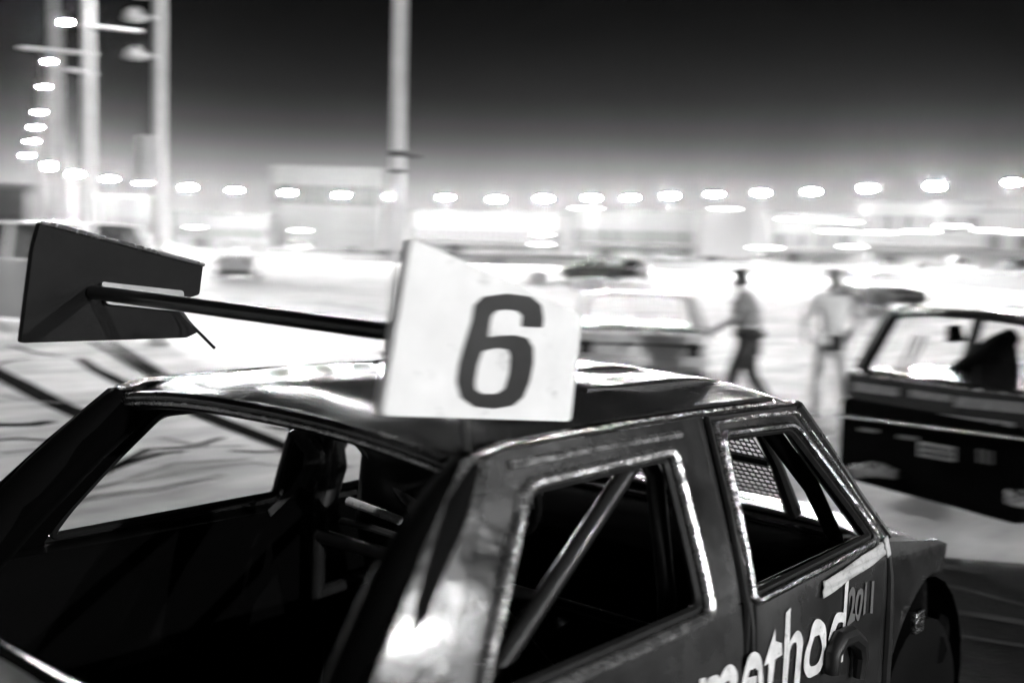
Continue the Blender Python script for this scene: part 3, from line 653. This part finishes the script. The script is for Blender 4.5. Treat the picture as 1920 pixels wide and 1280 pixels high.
hrod((1578, 778), (2010, 832), .013, 'chrome_strip', 'chrome', .03)
hrod((1600, 700), (2010, 752), .010, 'window_ledge', 'bare_metal', .015)
strip(rect(1604, 716, 1688, 732), d=.018); strip(rect(1712, 731, 1790, 744), d=.018); strip(rect(1796, 742, 1990, 762, .1), d=.018)
lg = strip(rect(1650, 762, 1906, 780, .115), d=.018)
for k in range(9): strip(rect(1662+k*26, 767+k*3, 1680+k*26, 776+k*3), 'print', 'car_grey', lg, d=.025, th=.002)
pl = strip(rect(1734, 826, 1802, 854, .16), 'number_plate', 'board_white', d=.05)
for dy in (4, 15): strip(rect(1739, 828+dy, 1797, 835+dy, .16), 'print', 'car_grey', pl, d=.0575, th=.002)
for k in range(3): strip(rect(1842+k*11, 840+k*2, 1847+k*11, 866+k*2, .1), 'vent_bar', 'steel', d=.035)
strip(rect(1622, 800, 1656, 807, .12), 'badge', 'steel', d=.05); strip(rect(1694, 813, 1732, 821, .12), 'badge', 'steel', d=.05)
for P in (((1608, 882), (1650, 878), (1690, 888)), ((1900, 930), (1930, 934), (1960, 940))):
    m = MB(); m.tube([(-L2-.045, fc(*q)[0], fc(*q)[1]) for q in P], [.05, .06, .035], 10, flat=.6); m.build('tail_lamp', 'bare_metal', car2)
m = MB(); m.tube([(-L2+.10+.20+.02*(y/6)**2, y*(W2/2-.17)/6, 1.325+.018*(1-(y/6)**2)) for y in range(-6, 7)], .03, 8); m.build('roof_rear_edge', 'chrome', car2)
m = MB(); m.box((-L2+.26, -.10, 1.363), (.05, .55, .02)); m.build('roof_vent', 'rubber', car2, bevel=.006)
m = MB(); m.tube([(-1.9, .6, .3), (-1.9, .58, 1.15), (-1.9, .4, 1.25), (-1.9, -.4, 1.25), (-1.9, -.58, 1.15), (-1.9, -.6, .3)], .02, 8); m.build('cage_hoop', 'cage', car2)
NF = np.cross(LAT, [0, 0, 1])
def inn(px, py, dx):                             # point inside the car, dx behind the tailgate
    h = hit(px, py, NF, NF@g0+dx); return (-L2+dx, float((h-g0)@LAT)-CL, float(h[2]))
m = MB(); m.tube([inn(1735, 730, .9), inn(1800, 700, .9), inn(1870, 655, .9), inn(1900, 628, .9)], [.05, .09, .11, .06], 10); m.build('padded_bar', 'black_inside', car2)
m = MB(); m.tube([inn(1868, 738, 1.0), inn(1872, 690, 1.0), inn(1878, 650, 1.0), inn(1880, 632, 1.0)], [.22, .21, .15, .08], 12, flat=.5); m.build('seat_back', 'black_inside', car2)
m = MB(); m.tube([inn(1790, 610, .5), inn(1792, 640, .5)], [.05, .07], 10); m.build('hanging_pouch', 'black_inside', car2)
m = MB(); m.grid(lambda u, v: (-1.95-.15*u, -.40+(2*v-1)*(.24-.08*max(0, u-.7)), .5+.70*u), 10, 8); m.build('seat', 'black_inside', car2, solid=.06)
m = MB(); m.grid(lambda u, v: (-1.3+.2*u, (2*v-1)*.7, .82+.1*math.sin(u*1.57)), 4, 8); m.build('dashboard', 'black_inside', car2, solid=.05)
m = MB(); m.box((-L2+.55, 0, .70), (.7, 1.4, .26)); m.build('parcel_deck', 'black_inside', car2, bevel=.03)
for k in range(3): m = MB(); m.tube([(-L2+.35, .62-.06*k, .90), (-L2+.42, .57-.06*k, 1.16)], .012, 6); m.build('cage_strut', 'white_pole', car2)
m = MB(); m.lathe([(.01, -.012), (.10, -.012), (.10, .012), (.01, .012)], 'x', (0, 0, 0), 16); o = m.build('rear_view_mirror', 'rubber', car2, loc=(-1.75, -.06, 1.22)); o.scale = (1, 1, .6)
m = MB(); m.tube([(-1.75, -.06, 1.24), (-1.70, -.06, 1.33)], .012, 6); m.build('mirror_stem', 'rubber', car2)

# low white car between the posts and the walking man
p = ground(1195, 745); hd = bear(1195)+.03; p = p+np.array([math.cos(hd), math.sin(hd), 0])*3.7; wc = make_car('race_car', 'low white stock car seen from behind, left of the walking man', tuple(p), hd, L=3.7, W=1.66, H=1.20, hood=1.2, trunk=.9, paint='car_white', cat='race car', panes=False, race=True, trim='car_white')
for z_, x_, r_, wd_ in ((1.165, 2.42, .022, 1.2), (.80, 3.72, .02, 1.5), (.785, 2.9, .016, 1.45), (.62, 3.73, .016, 1.5)):
    m = MB(); m.tube([(-x_, y*wd_/12, z_+.01*(1-(y/6)**2)) for y in range(-6, 7)], [r_*(.5+.5*((k*7) % 5)/4) for k in range(13)], 8); m.build('rubber_trim', 'rubber', wc)
# cars out on the track and the ones parked beyond
def at(px, py): return tuple(ground(px, py))
make_car('parked_car', 'white four wheel drive with a dark bumper on the left of the track', at(440, 527), math.radians(YAW+8+180), L=4.2, W=1.8, H=1.75, hood=1.0, trunk=.2, paint='car_white', panes=False)
make_car('race_car', 'dark stock car on the far track, nearest the top of the number 6 board', at(1052, 528), math.radians(YAW+120), L=3.8, W=1.6, H=1.35, paint='car_dark', roofm='car_white', cat='race car', race=True)
make_car('race_car', 'dark stock car with a white roof on the far track right of the other', at(1172, 530), math.radians(YAW+160), L=3.8, W=1.7, H=1.5, paint='car_dark', roofm='car_white', cat='race car', race=True)
make_car('race_car', 'dark open framed stock car driving behind the black car', at(1712, 584), math.radians(YAW+205), L=3.6, W=1.6, H=1.25, paint='car_grey', roofm='car_dark', panes=False, cat='race car', race=True)
make_car('parked_van', 'white van parked at the far left edge behind the black board', at(-135, 600), math.radians(YAW+70), L=4.8, W=1.9, H=2.0, hood=.8, trunk=.05, paint='car_white', cat='van')
far = [(250, 95, 'car_grey', 1.5, 'grey car parked by the wall behind the side-lamp post'), (330, 112, 'car_white', 2.3, 'white van parked beyond the wall, left of the central post'), (560, 135, 'car_white', 2.4, 'white van parked beyond the wall under the long pale hall'), (660, 138, 'car_grey', 1.6, 'grey car parked beyond the wall beside the central post'), (1265, 136, 'car_white', 2.2, 'white van beyond the wall at mid right'), (1340, 134, 'car_dark', 1.7, 'dark car beyond the wall at mid right'), (1415, 130, 'car_white', 2.4, 'tall white van under the tube lights above the walking man'), (1510, 122, 'car_dark', 1.8, 'dark car beyond the wall above the man in white'), (1570, 118, 'car_grey', 1.6, 'grey car beyond the wall above the man in white'), (1665, 104, 'car_white', 1.6, 'first white car beyond the wall above the black car'), (1725, 100, 'car_white', 1.7, 'second white car beyond the wall above the black car'), (1800, 96, 'car_white', 2.3, 'white van beyond the wall above the black car'), (1880, 92, 'car_dark', 2.2, 'dark van beyond the wall at the right edge')]
for i, (px, d, pm, hh, lb) in enumerate(far):
    make_car('parked_van' if hh > 2 else 'parked_car', lb, tuple(posd(px, d)), bear(px)+random.choice([.3, .1, -.3, 1.3])+math.pi, L=4.2 if hh < 2 else 4.8, W=1.75, H=hh, hood=1.0 if hh < 2 else .6, trunk=.5 if hh < 2 else .05, paint=pm, cat='van' if hh > 2 else 'car', detail=False, group='vehicles beyond the wall')
# white blocks on the track
for px, py, wd, hh, lb in ((1106, 545, 1.35, .58, 'wide white barrier block lying on the track'), (1010, 530, 1.3, .62, 'white barrier block half hidden by the number 6 board')):
    t = thing('barrier_block', lb, 'barrier', at(px, py), bear(px)+math.pi/2-.05)
    slab(rnd([(-wd/2, .06), (-wd/2+.04, hh), (wd/2-.04, hh), (wd/2, .06)], .05), [], lambda u, v, h: (u, h-.2, v), .4).build('block', 'board_white', t, smooth=False, bevel=.02)
    for s in (-1, 1): m = MB(); m.box((s*wd*.3, 0, .035), (.25, .44, .07)); m.build('foot', 'rubber', t, smooth=False)

# ------------------------------------------------------------------ buildings behind the wall
def building(label, x0, x1, ytop, depth, wall='wall_pale', win=0, awn=False, dep=9., wrow=.55, door=True):
    pc = posd((x0+x1)/2, depth); wd = (x1-x0)/F*depth; h = zat((x0+x1)/2, ytop, depth); rz = bear((x0+x1)/2)-math.pi/2
    t = thing('building', label, 'building', pc, rz, None)   # local -y faces the track
    n = max(1, win); holes = []
    ww = wd/n*.5; wh = h*.22
    for k in range(win):
        cx = -wd/2+wd*(k+.5)/n; holes.append([(cx-ww/2, h*wrow-wh/2), (cx+ww/2, h*wrow-wh/2), (cx+ww/2, h*wrow+wh/2), (cx-ww/2, h*wrow+wh/2)])
    dx = -wd*.22
    slab([(-wd/2, 0), (wd/2, 0), (wd/2, h), (-wd/2, h)], holes, lambda u, v, q: (u, q, v), .3, 50).build('wall', wall, t, smooth=False)
    for s in (-1, 1): m = MB(); m.box((s*(wd/2-.15), dep/2+.15, h/2), (.3, dep-.3, h)); m.build('side_wall', wall, t, smooth=False)
    m = MB(); m.box((0, dep, h/2), (wd-.62, .3, h)); m.build('back_wall', wall, t, smooth=False)
    m = MB(); m.box((0, dep/2-.3, h+.14), (wd+.8, dep+1.4, .26)); m.build('roof', 'roofing', t, smooth=False)
    for k in range(win):
        cx = -wd/2+wd*(k+.5)/n
        m = MB(); m.box((cx, .22, h*wrow), (ww, .02, wh)); o = m.build('window', 'dark_void', t, smooth=False)
        m = MB(); m.box((cx, .10, h*wrow), (.12, .10, wh)); m.build('mullion', wall, o, smooth=False)
    if door:
        m = MB(); m.box((dx, -.03, 1.15), (min(2.2, wd*.2), .05, 2.3)); m.build('door', 'dark_void', t, smooth=False)
    if awn:
        m = MB(); m.add([(-wd/2, -.05, h*.42), (wd/2, -.05, h*.42), (wd/2, -2.6, h*.34), (-wd/2, -2.6, h*.34)], [(0, 1, 2, 3)]); a = m.build('awning', 'wall_white', t, smooth=False, solid=.08)
        for k in range(3): m = MB(); m.tube([(-wd/2+.2+(wd-.4)*k/2, -2.5, 0), (-wd/2+.2+(wd-.4)*k/2, -2.5, h*.335)], .06, 6); m.build('awning_post', 'white_pole', a)
    return t
building('long pale hall rising behind the wall left of the central post', 508, 712, 318, 165, win=7, wrow=.7)
building('low pale stand behind the wall right of the central post', 770, 1050, 400, 160, 'wall_white', win=9, awn=True)
building('pale grandstand block behind the floodlights at mid right', 1065, 1300, 398, 155, 'wall_pale', win=8, awn=True)
building('low white kiosk with awning above the walking man', 1440, 1590, 402, 138, 'wall_white', win=4, awn=True)
building('bright white two storey block above the man in white', 1602, 1822, 382, 130, 'wall_white', win=6, awn=True, wrow=.72)
building('white shed at the right edge behind the last floodlight', 1835, 2040, 400, 125, 'wall_white', win=4, awn=True)
building('grey shed behind the wall at left between the posts', 185, 285, 372, 130, 'wall_grey', win=3)
building('wide pale shed left of the long hall', 325, 500, 402, 150, 'wall_pale', win=6)
building('dark shed behind the floodlight row at the far left edge', -120, 42, 352, 70, 'wall_grey', win=4)
# lit tube lights under the stands
TL = ['left of the long hall', 'under the long hall', 'upper one right of the 6 board', 'lower one right of the 6 board', 'high on the stand at mid right', 'high above the walking man', 'first of the row on the kiosk', 'second of the row on the kiosk', 'third of the row on the kiosk', 'below the kiosk row', 'at the left of the two storey block', 'at the middle of the two storey block', 'at the right of the two storey block', 'on the shed near the last floodlight', 'at the very right edge', 'low one above the walking man', 'low one above the man in white']
for tk, (px, py, d, ln) in enumerate(((362, 426, 140, 1.6), (560, 432, 140, 1.8), (1012, 440, 135, 1.6), (1010, 458, 130, 2.0), (1092, 391, 150, 3.2), (1350, 392, 150, 3.2), (1478, 411, 134, 3.0), (1532, 414, 134, 3.4), (1588, 417, 134, 2.6), (1560, 434, 132, 3.6), (1640, 436, 126, 3.6), (1716, 434, 126, 3.4), (1775, 424, 126, 3), (1846, 432, 121, 3.0), (1905, 436, 121, 3.2), (1428, 464, 122, 3.), (1590, 462, 118, 2.2))):
    t = thing('tube_light', 'lit white tube light beyond the wall, '+TL[tk], 'tube light', posd(px, d), bear(px)-math.pi/2, 'tube lights beyond the wall')
    z = zat(px, py, d)
    m = MB(); m.box((0, 0, z+.12), (ln, .2, .06)); m.build('fitting', 'steel', t, smooth=False)
    m = MB(); m.tube([(-ln*.48, 0, z), (ln*.48, 0, z)], .10, 8); m.build('tube', 'tube_glow', t)
    m = MB(); m.tube([(0, .05, 0), (0, .05, z+.1)], .05, 6); m.build('mast', 'grey_pole', t)

# ------------------------------------------------------------------ people
def skin_mesh(name, V, Ed, R, mt, parent, root=0, lev=2):
    me = bpy.data.meshes.new(name); me.from_pydata([tuple(v) for v in V], Ed, []); o = bpy.data.objects.new(name, me); COL.objects.link(o)
    sm = o.modifiers.new('s', 'SKIN'); sm.use_smooth_shade = True
    lay = me.skin_vertices[0].data if me.skin_vertices else None
    if lay is None:
        bpy.context.view_layer.objects.active = o; me.skin_vertices.new() if hasattr(me.skin_vertices, 'new') else None; lay = me.skin_vertices[0].data
    for i, r in enumerate(R):
        lay[i].radius = r if isinstance(r, tuple) else (r, r); lay[i].use_root = (i == root)
    s2 = o.modifiers.new('d', 'SUBSURF'); s2.levels = lev; s2.render_levels = lev
    dg = bpy.context.evaluated_depsgraph_get(); ev = o.evaluated_get(dg); nm = bpy.data.meshes.new_from_object(ev)
    o.modifiers.clear(); o.data = nm; nm.materials.clear(); nm.materials.append(MATS[mt])
    for p in nm.polygons: p.use_smooth = True
    if parent is not None: o.parent = parent
    return o
def person(label, loc, rz, J, mats, small=False, k=1.):
    t = thing('person', label, 'person', loc, rz); t.scale = (k, k, k)
    j = lambda k: Vector(J[k])
    V = []; Ed = []; R = []
    def add(p, r, par=None):
        V.append(Vector(p)); R.append(r)
        if par is not None: Ed.append((par, len(V)-1))
        return len(V)-1
    pel = add(j('pel'), (.115, .15)); sp = add(j('spine'), (.10, .135), pel); ch = add(j('chest'), (.115, .16), sp)
    nk = add(j('neck'), .058, ch); hb = add(j('head')-Vector((0, 0, .045)), (.075, .066), nk); hm = add(j('head')+Vector((.008, 0, .02)), (.098, .078), hb); ht = add(j('head')+Vector((-.01, 0, .08)), (.05, .045), hm)
    add(j('head')+Vector((.105, 0, -.005)), .014, hm)                     # nose
    for s, S in ((1, 'L'), (-1, 'R')):
        e = add(j('head')+Vector((.0, s*.083, .0)), .016, hm)
        sh = add(j('sh'+S), .066, ch); el = add(j('el'+S), .046, sh); wr = add(j('wr'+S), .030, el)
        d = (j('wr'+S)-j('el'+S)).normalized(); pm = add(j('wr'+S)+d*.075, (.022, .040), wr)
        side = Vector((1, 0, 0)); side = (side-d*side.dot(d)).normalized()
        for k, ln in enumerate((.075, .085, .08, .062)):
            b = j('wr'+S)+d*.10+side*(.028-.019*k); f1 = add(b+d*ln*.5+Vector((0, -s*.004, 0)), .0095, pm); add(b+d*ln+Vector((0, -s*.02, 0)), .008, f1)
        th = add(j('wr'+S)+d*.055+side*.045, .011, wr); add(j('wr'+S)+d*.095+side*.058, .009, th)
        hp = add(j('hip'+S), .098, pel); kn = add(j('kn'+S), .060, hp); an = add(j('an'+S), .042, kn); add(j('an'+S)+Vector((.13, 0, -.055)), (.045, .035), an)
    skin_mesh('body', V, Ed, R, 'skin', t, 0, 1 if small else 2)
    V.clear(); Ed.clear(); R.clear()
    pel = add(j('pel')+Vector((0, 0, -.03)), (.135, .175)); sp = add(j('spine'), (.125, .16), pel); ch = add(j('chest'), (.135, .175), sp); add(j('chest')+(j('neck')-j('chest'))*.6, .075, ch)
    for S in 'LR':
        sh = add(j('sh'+S), .086, ch); add(j('sh'+S)+(j('el'+S)-j('sh'+S))*.5, .074, sh); add(j('sh'+S)+(j('el'+S)-j('sh'+S))*.85, .070, len(V)-1)
    skin_mesh('shirt', V, Ed, R, mats[0], t, 0)
    V.clear(); Ed.clear(); R.clear()
    pel = add(j('pel'), (.128, .165))
    for S in 'LR':
        hp = add(j('hip'+S), .116, pel); kn = add(j('kn'+S), .082, hp); an = add(j('an'+S)+Vector((0, 0, .02)), .070, kn)
    skin_mesh('trousers', V, Ed, R, mats[1], t, 0)
    V.clear(); Ed.clear(); R.clear()
    a = add(j('head')+Vector((-.025, 0, .035)), (.096, .090)); add(j('head')+Vector((-.015, 0, .085)), (.058, .052), a); add(j('head')+Vector((-.04, 0, -.025)), (.06, .065), a)
    skin_mesh('hair', V, Ed, R, mats[2], t, 0)
    for S in 'LR':
        V.clear(); Ed.clear(); R.clear(); a = add(j('an'+S)+Vector((-.04, 0, -.045)), (.05, .045)); b = add(j('an'+S)+Vector((.06, 0, -.05)), (.05, .042), a); add(j('an'+S)+Vector((.16, 0, -.06)), (.038, .032), b)
        skin_mesh('shoe', V, Ed, R, 'cloth_dark', t, 0, 1)
    return t
walk = dict(pel=(0, 0, .93), spine=(.03, 0, 1.12), chest=(.07, 0, 1.31), neck=(.11, 0, 1.47), head=(.14, 0, 1.58), shL=(.07, .18, 1.39), shR=(.07, -.18, 1.39), elL=(.16, .25, 1.14), elR=(-.08, -.25, 1.13), wrL=(.34, .20, 1.02), wrR=(.02, -.27, .90), hipL=(0, .09, .90), hipR=(0, -.09, .90), knL=(.16, .10, .50), knR=(-.02, -.10, .49), anL=(.20, .10, .10), anR=(-.26, -.10, .14))
stand = dict(pel=(0, 0, .93), spine=(0, 0, 1.13), chest=(.01, 0, 1.32), neck=(.03, 0, 1.48), head=(.05, 0, 1.59), shL=(0, .19, 1.40), shR=(0, -.19, 1.40), elL=(-.03, .31, 1.16), elR=(.02, -.30, 1.16), wrL=(.10, .29, .98), wrR=(.14, -.24, .97), hipL=(0, .09, .90), hipR=(0, -.09, .90), knL=(.02, .13, .50), knR=(.03, -.14, .50), anL=(-.02, .17, .09), anR=(-.02, -.18, .09))
p1 = person('dark haired man in a pale shirt and grey trousers walking left past the cars', at(1398, 782), math.radians(YAW+70), walk, ('shirt_pale', 'trousers', 'hair'), k=.91)
for s in (-1, 1):
    m = MB(); m.tube([(.05, s*.09, 1.45), (.195, s*.085, 1.32), (.165, s*.07, 1.12), (.13, s*.07, .96)], .02, 6, flat=.4); m.build('brace', 'cloth_dark', p1)
m = MB(); m.lathe([(.185, -.03), (.19, 0), (.185, .03)], c=(0, 0, .96), n=18, cap=False); m.build('belt', 'cloth_dark', p1)
p2 = person('man in a bright white shirt and pale trousers standing beside the black car', at(1553, 786), math.radians(YAW-8), stand, ('shirt_white', 'trousers_pale', 'shirt_pale'), k=.91)
m = MB(); m.box((-.165, -.02, .90), (.09, .17, .17)); o = m.build('pouch', 'cloth_dark', p2, bevel=.02)
m = MB(); m.box((-.18, .16, .92), (.05, .20, .09)); m.build('paper_roll', 'board_white', p2, bevel=.02)
person('small far person in dark clothes standing on the track beyond the number 6 board', at(934, 512), math.radians(YAW+180), stand, ('cloth_dark', 'cloth_dark', 'hair'), small=True)
person('far person in dark clothes by the central post', at(775, 505), math.radians(YAW+100), walk, ('cloth_dark', 'cloth_dark', 'hair'), small=True)

# ------------------------------------------------------------------ night air lit by the floodlights
m = MB(); m.box((60, 40, 5), (420, 420, 12)); hz = m.build('haze', 'concrete', smooth=False); hz['kind'] = 'stuff'
hm = bpy.data.materials.new('haze_air'); hm.use_nodes = True; hm.node_tree.nodes.clear()
pv = hm.node_tree.nodes.new('ShaderNodeVolumePrincipled'); ho = hm.node_tree.nodes.new('ShaderNodeOutputMaterial')
pv.inputs['Color'].default_value = (.9, .9, .9, 1); pv.inputs['Density'].default_value = .00004; pv.inputs['Anisotropy'].default_value = .94
hm.node_tree.links.new(pv.outputs[0], ho.inputs['Volume']); hz.data.materials.clear(); hz.data.materials.append(hm)
